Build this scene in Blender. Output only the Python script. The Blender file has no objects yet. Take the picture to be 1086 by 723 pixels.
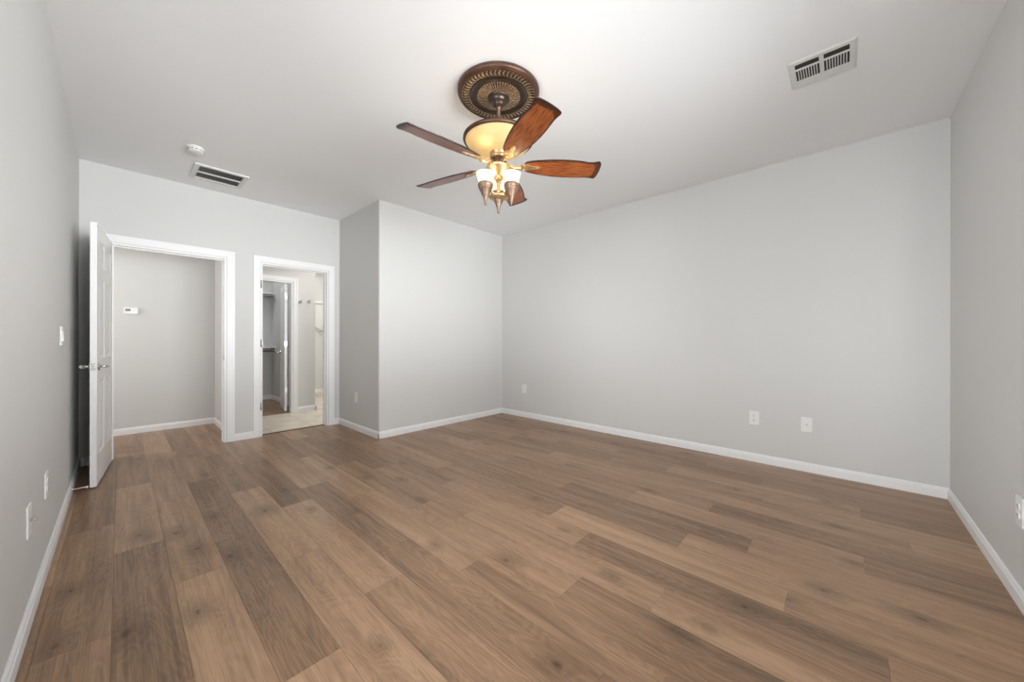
import bpy, bmesh, math, random
from mathutils import Vector, Matrix
random.seed(7)
sc = bpy.context.scene
C = sc.collection
PI = math.pi
# ---------------------------------------------------------------- camera
TH = 0.827422
cam_d = bpy.data.cameras.new('camera'); cam = bpy.data.objects.new('camera', cam_d); C.objects.link(cam)
cam_d.sensor_fit = 'HORIZONTAL'; cam_d.sensor_width = 36.0
cam_d.lens = 382.184 / 1086 * 36.0
cam_d.shift_y = -(361.5 - 359.95) / 1086
cam_d.clip_start = 0.03; cam_d.clip_end = 100
cam.matrix_world = Matrix.Translation((0, 0, 1.1387)) @ Matrix.Rotation(-TH, 4, 'Z') @ Matrix.Rotation(PI/2, 4, 'X') @ Matrix.Rotation(0.0019, 4, 'Z')
sc.camera = cam
# ---------------------------------------------------------------- world, light, exposure
sc.view_settings.view_transform = 'Standard'; sc.view_settings.look = 'None'
sc.view_settings.gamma = 1.0; sc.view_settings.use_curve_mapping = False
sc.view_settings.exposure = 0.17
wd = bpy.data.worlds.new('daylight'); sc.world = wd; wd.use_nodes = True
bg = wd.node_tree.nodes['Background']; bg.inputs[0].default_value = (0.80, 0.90, 1.0, 1); bg.inputs[1].default_value = 0.05

def area(name, loc, rot, sx, sy, power, col=(1, 1, 1), spread=PI):
    l = bpy.data.lights.new(name, 'AREA'); l.shape = 'RECTANGLE'; l.size = sx; l.size_y = sy
    l.energy = power; l.color = col; l.spread = spread
    o = bpy.data.objects.new(name, l); C.objects.link(o); o.location = loc; o.rotation_euler = rot
    return o
def point(name, loc, power, col, r=0.02):
    l = bpy.data.lights.new(name, 'POINT'); l.energy = power; l.color = col; l.shadow_soft_size = r
    o = bpy.data.objects.new(name, l); C.objects.link(o); o.location = loc
    return o
# daylight through the window in the near wall (outside the pane, pointing in)
area('window_daylight', (1.6, -4.6, 1.75), (PI/2, 0, 0), 7.0, 3.4, 860, (0.945, 0.975, 1.0))
area('ceiling_fill_near', (1.6, -3.0, 0.05), (PI/2+math.radians(50), 0, 0), 7.0, 2.6, 115, (0.945, 0.975, 1.0))  # added uplight that brightens the nearer ceiling
area('ceiling_fill_far', (1.6, -9.0, 0.10), (PI/2+math.radians(25), 0, 0), 14.0, 2.6, 1850, (0.945, 0.975, 1.0))  # added low strip, its shallow rays brighten the deep ceiling
area('side_fill', (-3.6, 0.9, 1.75), (PI/2, 0, -PI/2), 5.0, 3.4, 570, (0.945, 0.975, 1.0))  # added lamp behind the unseen side window
area('side_fill_near', (-2.4, 0.9, 0.05), (PI/2+math.radians(50), 0, -PI/2), 5.0, 2.4, 10, (0.945, 0.975, 1.0))  # weak added uplight coming in from the side
area('side_fill_far', (-8.0, 0.9, 0.10), (PI/2+math.radians(25), 0, -PI/2), 12.0, 2.6, 300, (0.945, 0.975, 1.0))  # distant added side strip tilted up for the ceiling
area('hall_light', (-1.35, 5.75, 1.6), (PI/2, 0, -PI/2), 1.0, 1.6, 18, (1.0, 0.97, 0.93))
area('bath_light', (2.75, 5.75, 2.70), (0, 0, 0), 1.0, 0.6, 18, (1.0, 0.97, 0.92))
area('shower_fill', (2.85, 7.5, 2.70), (0, 0, 0), 0.8, 0.8, 14, (1.0, 0.97, 0.92))  # second bathroom lamp, unseen, added to light the shower end
area('closet_light', (1.1, 7.2, 2.70), (0, 0, 0), 0.4, 0.6, 8, (0.97, 0.98, 1.0))

# ---------------------------------------------------------------- materials
def mat(name, col, rough=0.5, metal=0.0, spec=0.5):
    m = bpy.data.materials.new(name); m.use_nodes = True
    b = m.node_tree.nodes['Principled BSDF']
    b.inputs['Base Color'].default_value = (*col, 1); b.inputs['Roughness'].default_value = rough
    b.inputs['Metallic'].default_value = metal; b.inputs['Specular IOR Level'].default_value = spec
    return m
def N(m, t, **kw):
    n = m.node_tree.nodes.new(t)
    for k, v in kw.items():
        if hasattr(n, k): setattr(n, k, v)
        else: n.inputs[k].default_value = v
    return n
def L(m, a, b): m.node_tree.links.new(a, b)
def bsdf(m): return m.node_tree.nodes['Principled BSDF']
def bump(m, scale, strength, dist=0.002, detail=3, coord='Object'):
    tc = N(m, 'ShaderNodeTexCoord'); nz = N(m, 'ShaderNodeTexNoise', Scale=scale, Detail=detail)
    bp = N(m, 'ShaderNodeBump', Strength=strength, Distance=dist)
    L(m, tc.outputs[coord], nz.inputs['Vector']); L(m, nz.outputs['Fac'], bp.inputs['Height'])
    L(m, bp.outputs['Normal'], bsdf(m).inputs['Normal'])
def vary(m, c1, c2, scale, detail=4, stretch=(1, 1, 1), lo=0.35, hi=0.65):
    tc = N(m, 'ShaderNodeTexCoord'); mp = N(m, 'ShaderNodeMapping'); mp.inputs['Scale'].default_value = stretch
    nz = N(m, 'ShaderNodeTexNoise', Scale=scale, Detail=detail)
    cr = N(m, 'ShaderNodeValToRGB'); cr.color_ramp.elements[0].position = lo; cr.color_ramp.elements[1].position = hi
    cr.color_ramp.elements[0].color = (*c1, 1); cr.color_ramp.elements[1].color = (*c2, 1)
    L(m, tc.outputs['Object'], mp.inputs['Vector']); L(m, mp.outputs['Vector'], nz.inputs['Vector'])
    L(m, nz.outputs['Fac'], cr.inputs['Fac']); L(m, cr.outputs['Color'], bsdf(m).inputs['Base Color'])

M = {}
M['wall'] = mat('greige wall paint', (0.655, 0.651, 0.636), 0.55, spec=0.3); bump(M['wall'], 90, 0.10, 0.002)
M['ceiling'] = mat('flat white ceiling paint', (0.91, 0.92, 0.925), 0.8, spec=0.2); bump(M['ceiling'], 70, 0.10, 0.002)
M['trim'] = mat('semi gloss white trim', (0.86, 0.86, 0.855), 0.35); bump(M['trim'], 25, 0.03, 0.001)
M['door'] = mat('white door paint', (0.85, 0.85, 0.845), 0.32); bump(M['door'], 30, 0.03, 0.001)
M['plastic'] = mat('white plastic', (0.82, 0.82, 0.80), 0.3); bump(M['plastic'], 40, 0.01, 0.0005)
M['slot'] = mat('dark slot', (0.03, 0.03, 0.03), 0.6); bump(M['slot'], 60, 0.02)
M['backing'] = mat('dark duct cavity', (0.035, 0.033, 0.03), 0.8); bump(M['backing'], 60, 0.05)  # near-black colour standing in for the shade inside the ducts
M['ventmetal'] = mat('white enamelled vent metal', (0.74, 0.74, 0.72), 0.4); bump(M['ventmetal'], 50, 0.02)
M['nickel'] = mat('satin nickel', (0.55, 0.54, 0.52), 0.28, 1.0); bump(M['nickel'], 80, 0.02)
M['chrome'] = mat('polished nickel', (0.72, 0.71, 0.69), 0.14, 1.0); bump(M['chrome'], 80, 0.01)
M['rubber'] = mat('white rubber', (0.75, 0.74, 0.71), 0.6); bump(M['rubber'], 60, 0.02)
M['fiberglass'] = mat('white shower fibreglass', (0.78, 0.775, 0.74), 0.25); bump(M['fiberglass'], 12, 0.01)
M['screen'] = mat('dark lcd', (0.05, 0.055, 0.05), 0.2); bump(M['screen'], 60, 0.01)
M['lcdtext'] = mat('lcd digits', (0.25, 0.26, 0.24), 0.4); bump(M['lcdtext'], 60, 0.01)
M['bronze'] = mat('brown bronze', (0.13, 0.065, 0.038), 0.36, 0.4)
vary(M['bronze'], (0.060, 0.028, 0.016), (0.105, 0.050, 0.029), 14)
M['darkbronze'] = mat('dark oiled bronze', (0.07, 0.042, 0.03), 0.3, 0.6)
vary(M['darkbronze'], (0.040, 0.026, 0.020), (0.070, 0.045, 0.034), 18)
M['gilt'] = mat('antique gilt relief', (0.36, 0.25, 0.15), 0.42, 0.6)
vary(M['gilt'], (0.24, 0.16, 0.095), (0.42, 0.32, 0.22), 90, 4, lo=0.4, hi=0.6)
M['brass'] = mat('antique brass', (0.62, 0.42, 0.20), 0.3, 0.75)
vary(M['brass'], (0.52, 0.33, 0.15), (0.70, 0.50, 0.27), 22)
M['pewter'] = mat('weathered bronze cone', (0.2, 0.12, 0.08), 0.42, 0.35)
vary(M['pewter'], (0.13, 0.075, 0.045), (0.23, 0.145, 0.095), 30)
M['burnt'] = mat('burnt blade edge', (0.02, 0.012, 0.009), 0.4)
vary(M['burnt'], (0.012, 0.008, 0.006), (0.05, 0.024, 0.014), 35)
M['singed'] = mat('singed blade wood', (0.12, 0.03, 0.01), 0.32)
vary(M['singed'], (0.05, 0.014, 0.006), (0.17, 0.042, 0.014), 30)
# blade wood: grain along local X
mb = mat('reddish blade wood', (0.3, 0.1, 0.04), 0.28); M['blade'] = mb
vary(mb, (0.15, 0.030, 0.008), (0.42, 0.125, 0.034), 9, 6, (1.2, 9, 1), 0.3, 0.7)
# frosted amber bowl lit by the bulbs inside it
def glass_shade(name, col, emis, mixf):
    m = bpy.data.materials.new(name); m.use_nodes = True
    nt = m.node_tree; nt.nodes.clear()
    out = N(m, 'ShaderNodeOutputMaterial'); tr = N(m, 'ShaderNodeBsdfTranslucent'); df = N(m, 'ShaderNodeBsdfPrincipled')
    tc = N(m, 'ShaderNodeTexCoord'); nz = N(m, 'ShaderNodeTexNoise', Scale=9.0, Detail=4.0)
    cr = N(m, 'ShaderNodeValToRGB'); cr.color_ramp.elements[0].position = 0.3; cr.color_ramp.elements[1].position = 0.7
    cr.color_ramp.elements[0].color = (*[c*0.88 for c in col], 1); cr.color_ramp.elements[1].color = (*col, 1)
    L(m, tc.outputs['Object'], nz.inputs['Vector']); L(m, nz.outputs['Fac'], cr.inputs['Fac'])
    L(m, cr.outputs['Color'], tr.inputs['Color']); L(m, cr.outputs['Color'], df.inputs['Base Color'])
    df.inputs['Roughness'].default_value = 0.35
    L(m, cr.outputs['Color'], df.inputs['Emission Color']); df.inputs['Emission Strength'].default_value = emis
    mx = N(m, 'ShaderNodeMixShader'); mx.inputs[0].default_value = mixf
    L(m, tr.outputs[0], mx.inputs[1]); L(m, df.outputs[0], mx.inputs[2]); L(m, mx.outputs[0], out.inputs['Surface'])
    return m
M['amber'] = glass_shade('amber frosted glass', (0.92, 0.76, 0.46), 0.30, 0.35)
M['shade'] = glass_shade('lit white glass', (1.0, 0.93, 0.78), 0.75, 0.6)
# floor planks: per-plank tone stored on the mesh
def plank_material():
    m = mat('oak vinyl planks', (0.3, 0.2, 0.13), 0.33, spec=0.3)
    tc = N(m, 'ShaderNodeTexCoord')
    a1 = N(m, 'ShaderNodeAttribute'); a1.attribute_name = 'tone'
    a2 = N(m, 'ShaderNodeAttribute'); a2.attribute_name = 'shift'
    off = N(m, 'ShaderNodeVectorMath', operation='MULTIPLY_ADD')
    L(m, a2.outputs['Vector'], off.inputs[0]); off.inputs[1].default_value = (37, 53, 19); L(m, tc.outputs['Object'], off.inputs[2])
    # broad cathedral figure
    mp1 = N(m, 'ShaderNodeMapping'); mp1.inputs['Scale'].default_value = (6.0, 0.9, 1); L(m, off.outputs[0], mp1.inputs['Vector'])
    n1 = N(m, 'ShaderNodeTexNoise', Scale=1.5, Detail=3.0, Roughness=0.5, Distortion=0.6); L(m, mp1.outputs[0], n1.inputs['Vector'])
    # knots stored per plank: (x, y, size); distance is stretched along the grain
    wn = N(m, 'ShaderNodeTexNoise', Scale=28.0, Detail=2.0); L(m, tc.outputs['Object'], wn.inputs['Vector'])
    def knot(attr, stretch):
        a = N(m, 'ShaderNodeAttribute'); a.attribute_name = attr
        d = N(m, 'ShaderNodeVectorMath', operation='SUBTRACT'); L(m, tc.outputs['Object'], d.inputs[0]); L(m, a.outputs['Vector'], d.inputs[1])
        sc_ = N(m, 'ShaderNodeVectorMath', operation='MULTIPLY'); L(m, d.outputs[0], sc_.inputs[0]); sc_.inputs[1].default_value = (1.0, 1.0/stretch, 0.0)
        ln = N(m, 'ShaderNodeVectorMath', operation='LENGTH'); L(m, sc_.outputs[0], ln.inputs[0])
        wv = N(m, 'ShaderNodeMath', operation='MULTIPLY_ADD'); L(m, wn.outputs['Fac'], wv.inputs[0]); wv.inputs[1].default_value = 0.022; L(m, ln.outputs['Value'], wv.inputs[2])
        sp_ = N(m, 'ShaderNodeSeparateXYZ'); L(m, a.outputs['Vector'], sp_.inputs[0])
        dv = N(m, 'ShaderNodeMath', operation='DIVIDE'); L(m, wv.outputs[0], dv.inputs[0]); L(m, sp_.outputs['Z'], dv.inputs[1])
        return dv.outputs[0]
    kd = N(m, 'ShaderNodeMath', operation='MINIMUM'); L(m, knot('knot_a', 1.7), kd.inputs[0]); L(m, knot('knot_b', 2.0), kd.inputs[1])
    kin = N(m, 'ShaderNodeMath', operation='ADD'); L(m, kd.outputs[0], kin.inputs[0]); kin.inputs[1].default_value = 0.035
    kph = N(m, 'ShaderNodeMath', operation='DIVIDE'); kph.inputs[0].default_value = 1.15; L(m, kin.outputs[0], kph.inputs[1])
    # ring lines from the figure, bending around the knots
    mul = N(m, 'ShaderNodeMath', operation='MULTIPLY_ADD'); L(m, n1.outputs['Fac'], mul.inputs[0]); mul.inputs[1].default_value = 95.0; L(m, kph.outputs[0], mul.inputs[2])
    sn = N(m, 'ShaderNodeMath', operation='SINE'); L(m, mul.outputs[0], sn.inputs[0])
    # fine fibres
    mp2 = N(m, 'ShaderNodeMapping'); mp2.inputs['Scale'].default_value = (190, 2.2, 1); L(m, off.outputs[0], mp2.inputs['Vector'])
    n2 = N(m, 'ShaderNodeTexNoise', Scale=1.0, Detail=4.0, Roughness=0.6); L(m, mp2.outputs[0], n2.inputs['Vector'])
    # streaks
    mp3 = N(m, 'ShaderNodeMapping'); mp3.inputs['Scale'].default_value = (17, 0.85, 1); L(m, off.outputs[0], mp3.inputs['Vector'])
    n3 = N(m, 'ShaderNodeTexNoise', Scale=1.0, Detail=5.0, Roughness=0.55, Distortion=0.25); L(m, mp3.outputs[0], n3.inputs['Vector'])
    # tone ramp
    cr = N(m, 'ShaderNodeValToRGB'); e = cr.color_ramp.elements
    e[0].position = 0.0; e[0].color = (*PL_DARK, 1); e[1].position = 1.0; e[1].color = (*PL_LIGHT, 1)
    mid = e.new(0.5); mid.color = (*PL_MID, 1)
    def madd(src, k, c, prev):
        s = N(m, 'ShaderNodeMath', operation='SUBTRACT'); L(m, src, s.inputs[0]); s.inputs[1].default_value = c
        t = N(m, 'ShaderNodeMath', operation='MULTIPLY_ADD'); L(m, s.outputs[0], t.inputs[0]); t.inputs[1].default_value = k; L(m, prev, t.inputs[2])
        return t.outputs[0]
    v = madd(n3.outputs['Fac'], 1.15, 0.5, a1.outputs['Fac'])
    v = madd(n2.outputs['Fac'], 0.95, 0.5, v)
    v = madd(n1.outputs['Fac'], 0.5, 0.5, v)
    v = madd(sn.outputs[0], 0.085, 0.0, v)
    L(m, v, cr.inputs['Fac'])
    # knot heart and its darker halo
    kr = N(m, 'ShaderNodeMapRange'); L(m, kd.outputs[0], kr.inputs['Value'])
    kr.inputs['From Min'].default_value = 0.012; kr.inputs['From Max'].default_value = 0.034; kr.inputs['To Min'].default_value = 0.88; kr.inputs['To Max'].default_value = 0.0
    kh = N(m, 'ShaderNodeMapRange'); kh.interpolation_type = 'SMOOTHSTEP'; L(m, kd.outputs[0], kh.inputs['Value'])
    kh.inputs['From Min'].default_value = 0.015; kh.inputs['From Max'].default_value = 0.10; kh.inputs['To Min'].default_value = 0.42; kh.inputs['To Max'].default_value = 0.0
    km = N(m, 'ShaderNodeMath', operation='MAXIMUM'); L(m, kr.outputs[0], km.inputs[0]); L(m, kh.outputs[0], km.inputs[1])
    mx = N(m, 'ShaderNodeMix'); mx.data_type = 'RGBA'
    L(m, km.outputs[0], mx.inputs[0]); L(m, cr.outputs[0], mx.inputs[6]); mx.inputs[7].default_value = (*[c*0.40 for c in PL_DARK], 1)
    L(m, mx.outputs[2], bsdf(m).inputs['Base Color'])
    bp = N(m, 'ShaderNodeBump', Strength=0.12, Distance=0.001); L(m, n2.outputs['Fac'], bp.inputs['Height']); L(m, bp.outputs[0], bsdf(m).inputs['Normal'])
    return m
PL_DARK = (0.170, 0.104, 0.062); PL_MID = (0.330, 0.200, 0.119); PL_LIGHT = (0.478, 0.303, 0.184)
M['plank'] = plank_material()
def tile_material():
    m = mat('beige porcelain tile', (0.6, 0.52, 0.42), 0.3)
    tc = N(m, 'ShaderNodeTexCoord')
    mp = N(m, 'ShaderNodeMapping'); mp.inputs['Location'].default_value = (0.12, 0.16, 0); L(m, tc.outputs['Object'], mp.inputs['Vector'])
    br = N(m, 'ShaderNodeTexBrick'); br.offset = 0.0; br.squash = 1.0
    br.inputs['Scale'].default_value = 1.0; br.inputs['Brick Width'].default_value = 0.46; br.inputs['Row Height'].default_value = 0.46
    br.inputs['Mortar Size'].default_value = 0.005; br.inputs['Mortar Smooth'].default_value = 0.1
    nz = N(m, 'ShaderNodeTexNoise', Scale=5.0, Detail=6.0); L(m, tc.outputs['Object'], nz.inputs['Vector'])
    cr = N(m, 'ShaderNodeValToRGB'); cr.color_ramp.elements[0].position = 0.35; cr.color_ramp.elements[1].position = 0.68
    cr.color_ramp.elements[0].color = (0.60, 0.53, 0.43, 1); cr.color_ramp.elements[1].color = (0.74, 0.68, 0.58, 1)
    L(m, nz.outputs['Fac'], cr.inputs['Fac']); L(m, mp.outputs[0], br.inputs['Vector'])
    L(m, cr.outputs[0], br.inputs['Color1']); L(m, cr.outputs[0], br.inputs['Color2']); br.inputs['Mortar'].default_value = (0.45, 0.40, 0.33, 1)
    L(m, br.outputs['Color'], bsdf(m).inputs['Base Color'])
    return m
M['tile'] = tile_material()
def pane_material():
    m = bpy.data.materials.new('clear window pane'); m.use_nodes = True; m.node_tree.nodes.clear()
    out = N(m, 'ShaderNodeOutputMaterial'); t = N(m, 'ShaderNodeBsdfTransparent'); g = N(m, 'ShaderNodeBsdfGlossy', Roughness=0.02)
    mx = N(m, 'ShaderNodeMixShader'); mx.inputs[0].default_value = 0.05
    L(m, t.outputs[0], mx.inputs[1]); L(m, g.outputs[0], mx.inputs[2]); L(m, mx.outputs[0], out.inputs['Surface'])
    return m
M['pane'] = pane_material()

# ---------------------------------------------------------------- mesh helpers
def tag(o, label=None, cat=None, group=None, kind=None):
    if label: o['label'] = label
    if cat: o['category'] = cat
    if group: o['group'] = group
    if kind: o['kind'] = kind
    return o
class MB:
    def __init__(s): s.bm = bmesh.new(); s.mats = []
    def _mi(s, m):
        if m is None: return 0
        if m not in s.mats: s.mats.append(m)
        return s.mats.index(m)
    def box(s, x0, x1, y0, y1, z0, z1, m=None, bev=0.0):
        t = bmesh.new()
        r = bmesh.ops.create_cube(t, size=1.0)
        bmesh.ops.scale(t, vec=(x1-x0, y1-y0, z1-z0), verts=t.verts)
        bmesh.ops.translate(t, vec=((x0+x1)/2, (y0+y1)/2, (z0+z1)/2), verts=t.verts)
        if bev: bmesh.ops.bevel(t, geom=list(t.edges), offset=bev, segments=2, affect='EDGES', profile=0.5)
        s.add(t, m); return s
    def add(s, t, m=None, mtx=None, smooth=False):
        mi = s._mi(m)
        if mtx is not None: bmesh.ops.transform(t, matrix=mtx, verts=t.verts)
        vm = {}
        for v in t.verts: vm[v] = s.bm.verts.new(v.co)
        for f in t.faces:
            try: nf = s.bm.faces.new([vm[v] for v in f.verts])
            except ValueError: continue
            nf.material_index = mi; nf.smooth = smooth or f.smooth
        t.free()
    def lathe(s, prof, n=48, m=None, c=(0, 0, 0), smooth=True, rfun=None):
        """profile of (r, z) around Z"""
        mi = s._mi(m); rings = []
        for r, z in prof:
            if r < 1e-5: rings.append([s.bm.verts.new((c[0], c[1], c[2]+z))])
            else:
                rings.append([s.bm.verts.new((c[0]+(rfun(r, z, 2*PI*i/n)[0] if rfun else r)*math.cos(2*PI*i/n),
                                              c[1]+(rfun(r, z, 2*PI*i/n)[0] if rfun else r)*math.sin(2*PI*i/n),
                                              c[2]+(rfun(r, z, 2*PI*i/n)[1] if rfun else z))) for i in range(n)])
        for A, B in zip(rings, rings[1:]):
            for i in range(n):
                j = (i+1) % n
                if len(A) == 1 and len(B) == 1: continue
                if len(A) == 1: f = s.bm.faces.new((A[0], B[i], B[j]))
                elif len(B) == 1: f = s.bm.faces.new((A[i], B[0], A[j]))
                else: f = s.bm.faces.new((A[i], B[i], B[j], A[j]))
                f.smooth = smooth; f.material_index = mi
        return s
    def tube(s, pts, r, n=12, m=None, caps=True):
        mi = s._mi(m); pts = [Vector(p) for p in pts]; rings = []
        rr = r if isinstance(r, (list, tuple)) else [r]*len(pts)
        up = None
        for i, p in enumerate(pts):
            d = (pts[min(i+1, len(pts)-1)] - pts[max(i-1, 0)]).normalized()
            if up is None:
                up = Vector((0, 0, 1)) if abs(d.z) < 0.9 else Vector((1, 0, 0))
            a = (up - d*up.dot(d)).normalized(); b = d.cross(a); up = a
            rings.append([s.bm.verts.new(p + a*rr[i]*math.cos(2*PI*k/n) + b*rr[i]*math.sin(2*PI*k/n)) for k in range(n)])
        for A, B in zip(rings, rings[1:]):
            for i in range(n):
                f = s.bm.faces.new((A[i], A[(i+1) % n], B[(i+1) % n], B[i])); f.smooth = True; f.material_index = mi
        if caps:
            for R_ in (rings[0][::-1], rings[-1]):
                f = s.bm.faces.new(R_); f.material_index = mi
        return s
    def prism(s, poly, axis, a, b, m=None):
        """poly in the two other axes (cyclic order), extruded along axis from a to b"""
        mi = s._mi(m)
        def P(p, t): return {'x': (t, p[0], p[1]), 'y': (p[0], t, p[1]), 'z': (p[0], p[1], t)}[axis]
        A = [s.bm.verts.new(P(p, a)) for p in poly]; B = [s.bm.verts.new(P(p, b)) for p in poly]
        n = len(poly)
        for f in [A[::-1], B] + [[A[i], A[(i+1) % n], B[(i+1) % n], B[i]] for i in range(n)]:
            s.bm.faces.new(f).material_index = mi
        return s
    def build(s, name, m=None, parent=None, loc=None, smooth_angle=None):
        bmesh.ops.recalc_face_normals(s.bm, faces=list(s.bm.faces))
        me = bpy.data.meshes.new(name); s.bm.to_mesh(me); s.bm.free()
        if s.mats:
            for q in s.mats: me.materials.append(q)
        elif m: me.materials.append(m)
        o = bpy.data.objects.new(name, me); C.objects.link(o)
        if parent: o.parent = parent
        if loc: o.location = loc
        return o
def empty(name, loc, label, cat, group=None, rot=(0, 0, 0)):
    o = bpy.data.objects.new(name, None); C.objects.link(o); o.empty_display_size = 0.1
    o.location = loc; o.rotation_euler = rot
    return tag(o, label, cat, group)
def copy_tree(o, parent=None):
    c = o.copy(); C.objects.link(c)
    if parent: c.parent = parent
    for ch in list(o.children): copy_tree(ch, c)
    return c
def struct(o, label, cat): return tag(o, label, cat, None, 'structure')

# ---------------------------------------------------------------- room dimensions (metres)
XL, XR = -0.2486, 4.030          # left wall, long right wall
YN, YD = -0.5646, 5.0105         # near wall, door wall
PX, PY = 2.0076, 3.9144          # projecting closet block
H = 2.74; WT = 0.12              # ceiling height, wall thickness
YH = 6.28                        # back wall of hall and bath
D1 = (-0.070, 0.795); D2 = (1.112, 1.862); DH = 2.035    # door openings
BH = 0.078                       # baseboard height

# ---- floor: planks laid along Y, one quad per plank with gaps as thin bevel lines
PW = 0.1905; X0 = -0.02; PLEN = 1.219
JO = {-1: 2.08, 0: 2.83, 1: 2.283, 2: 1.365, 3: 2.10, 4: 1.575, 5: 1.82, 6: 1.385, 7: 2.142, 8: 0.597, 9: 1.10, 10: 0.183,
      11: 0.67, 12: 0.38, 13: -0.079, 14: 0.66, 15: 0.943, 16: 1.64, 17: -0.084, 18: 1.70, 19: 2.14, 20: 0.19, 21: 0.9}
TONE = {(-1, 2.1): .50, (-1, .9): .48, (0, 2.9): .66, (0, 1.7): .22, (0, 4.2): .40, (1, 2.4): .58, (1, 1.1): .74, (1, 3.6): .50,
        (2, 1.4): .24, (2, 2.6): .22, (2, 3.9): .45, (2, .2): .70, (3, 2.2): .68, (3, .9): .66, (3, 3.4): .30, (3, 4.6): .5,
        (4, 1.6): .72, (4, 2.9): .24, (4, .4): .42, (4, 4.1): .42, (5, 1.9): .30, (5, 3.1): .66, (5, .7): .38, (5, 4.3): .48,
        (6, 1.5): .66, (6, 2.7): .70, (6, .2): .40, (7, 2.2): .42, (7, 1.0): .52, (8, 1.9): .46, (8, .7): .62, (8, -.5): .72,
        (8, 3.2): .26, (9, 1.2): .56, (9, 0.0): .28, (9, 2.4): .40, (9, -1.2): .6, (10, .3): .76, (10, -.9): .55, (10, 1.5): .36,
        (11, .8): .26, (11, -.5): .72, (12, .5): .26, (12, -.8): .56, (13, 0.0): .66, (13, -1.2): .34, (13, 1.2): .44, (14, .7): .5, (15, 1.0): .60, (15, 2.2): .45, (16, .5): .5,
        (17, 0.0): .60, (17, -1.2): .34, (18, .5): .34, (18, 1.8): .56, (19, 1.0): .30, (20, .3): .52, (20, -1.0): .42}
def build_floor():
    bm = bmesh.new(); tones = []; KN = [(0.078, 2.995, 1), (0.284, 2.578, 1.1), (0.016, 2.039, 1.3), (-0.149, 2.571, 1), (0.654, 2.83, 1.2), (0.392, 2.362, 1.2), (0.407, 2.984, 0.9),
        (0.22, 1.979, 1), (-0.158, 2.151, 1), (1.26, 3.343, 0.8), (1.38, 2.893, 0.8), (1.449, 2.201, 0.7), (0.657, 1.268, 0.7), (1.35, 1.278, 1.1), (1.805, 0.304, 1), (2.17, 0.063, 1), (2.22, -0.242, 1),
        (2.967, 0.03, 0.7), (2.811, 0.283, 0.7), (1.988, 0.18, 0.8), (1.601, 0.822, 0.8), (1.038, 0.74, 1.2), (0.473, 4.683, 0.7), (0.488, 3.945, 0.7), (0.831, 3.102, 0.6), (0.225, 2.881, 1.0), (0.11, 2.95, 0.8),
        (1.554, 2.646, 0.8), (0.867, 2.62, 0.7), (1.476, 0.47, 0.8), (2.249, -0.298, 0.8), (2.537, -0.039, 0.7)]
    NO = (50.0, 50.0, 1.0)
    def area_planks(xa, xb, ya, yb):
        k0 = math.floor((xa-X0)/PW); k1 = math.ceil((xb-X0)/PW)
        for k in range(k0, k1):
            x0, x1 = max(xa, X0+k*PW), min(xb, X0+(k+1)*PW)
            if x1-x0 < 1e-4: continue
            j0 = JO.get(k, (k*0.487) % PLEN)
            i0 = math.floor((ya-j0)/PLEN)
            i = i0
            while j0+i*PLEN < yb:
                s = j0+i*PLEN; y0, y1 = max(ya, s), min(yb, s+PLEN)
                if y1-y0 > 1e-4:
                    rnd = random.Random(k*1000+i); t = None
                    for (kk, yy), tv in TONE.items():
                        if kk == k and s-0.06 <= yy < s+PLEN-0.06: t = tv
                    if t is None: t = rnd.choice([.32, .42, .5, .58, .66])
                    g = 0.0007
                    q = [(x0+g, y0+g, 0), (x1-g, y0+g, 0), (x1-g, y1-g, 0), (x0+g, y1-g, 0)]
                    top = [bm.verts.new(v) for v in q]
                    f = bm.faces.new(top)
                    mine = [q_ for q_ in KN if x0 < q_[0] < x1 and y0 < q_[1] < y1][:2]
                    if not mine and rnd.random() < 0.45: mine = [(x0+rnd.uniform(.04, .15), y0+rnd.uniform(.1, 1.1), rnd.uniform(.5, .8))]
                    mine = (mine+[NO, NO])[:2]
                    tones.append((t, (rnd.random(), rnd.random(), rnd.random()), mine[0], mine[1]))
                    lo = [bm.verts.new(v) for v in ((x0, y0, -0.0012), (x1, y0, -0.0012), (x1, y1, -0.0012), (x0, y1, -0.0012))]
                    for a in range(4):
                        b = (a+1) % 4
                        bm.faces.new((lo[a], lo[b], top[b], top[a])); tones.append((t-.22, (rnd.random(), 0, 0), NO, NO))
                i += 1
    area_planks(XL-0.02, XR+0.02, YN-0.02, 5.085)       # bedroom to the middle of the door wall
    area_planks(-1.75, 0.90, 5.085, YH+0.05)            # hall
    area_planks(0.60, 1.97, YH+0.012, 8.02)             # walk-in closet
    # underside so that the floor is a closed slab
    for (xa, xb, ya, yb) in ((XL-0.02, XR+0.02, YN-0.02, 5.085), (-1.75, 0.90, 5.085, YH+0.05), (0.60, 1.97, YH+0.012, 8.02)):
        r = bmesh.ops.create_cube(bm, size=1.0)
        bmesh.ops.scale(bm, vec=(xb-xa, yb-ya, 0.04), verts=r['verts'])
        bmesh.ops.translate(bm, vec=((xa+xb)/2, (ya+yb)/2, -0.0225), verts=r['verts'])
    me = bpy.data.meshes.new('floor'); bm.to_mesh(me); bm.free()
    at = me.attributes.new('tone', 'FLOAT', 'FACE'); sh = me.attributes.new('shift', 'FLOAT_VECTOR', 'FACE')
    ka = me.attributes.new('knot_a', 'FLOAT_VECTOR', 'FACE'); kb = me.attributes.new('knot_b', 'FLOAT_VECTOR', 'FACE')
    for i in range(len(me.polygons)):
        t, s, p, q = tones[i] if i < len(tones) else (.5, (0, 0, 0), NO, NO)
        at.data[i].value = t; sh.data[i].vector = s; ka.data[i].vector = p; kb.data[i].vector = q
    me.materials.append(M['plank'])
    o = bpy.data.objects.new('floor', me); C.objects.link(o)
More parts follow.
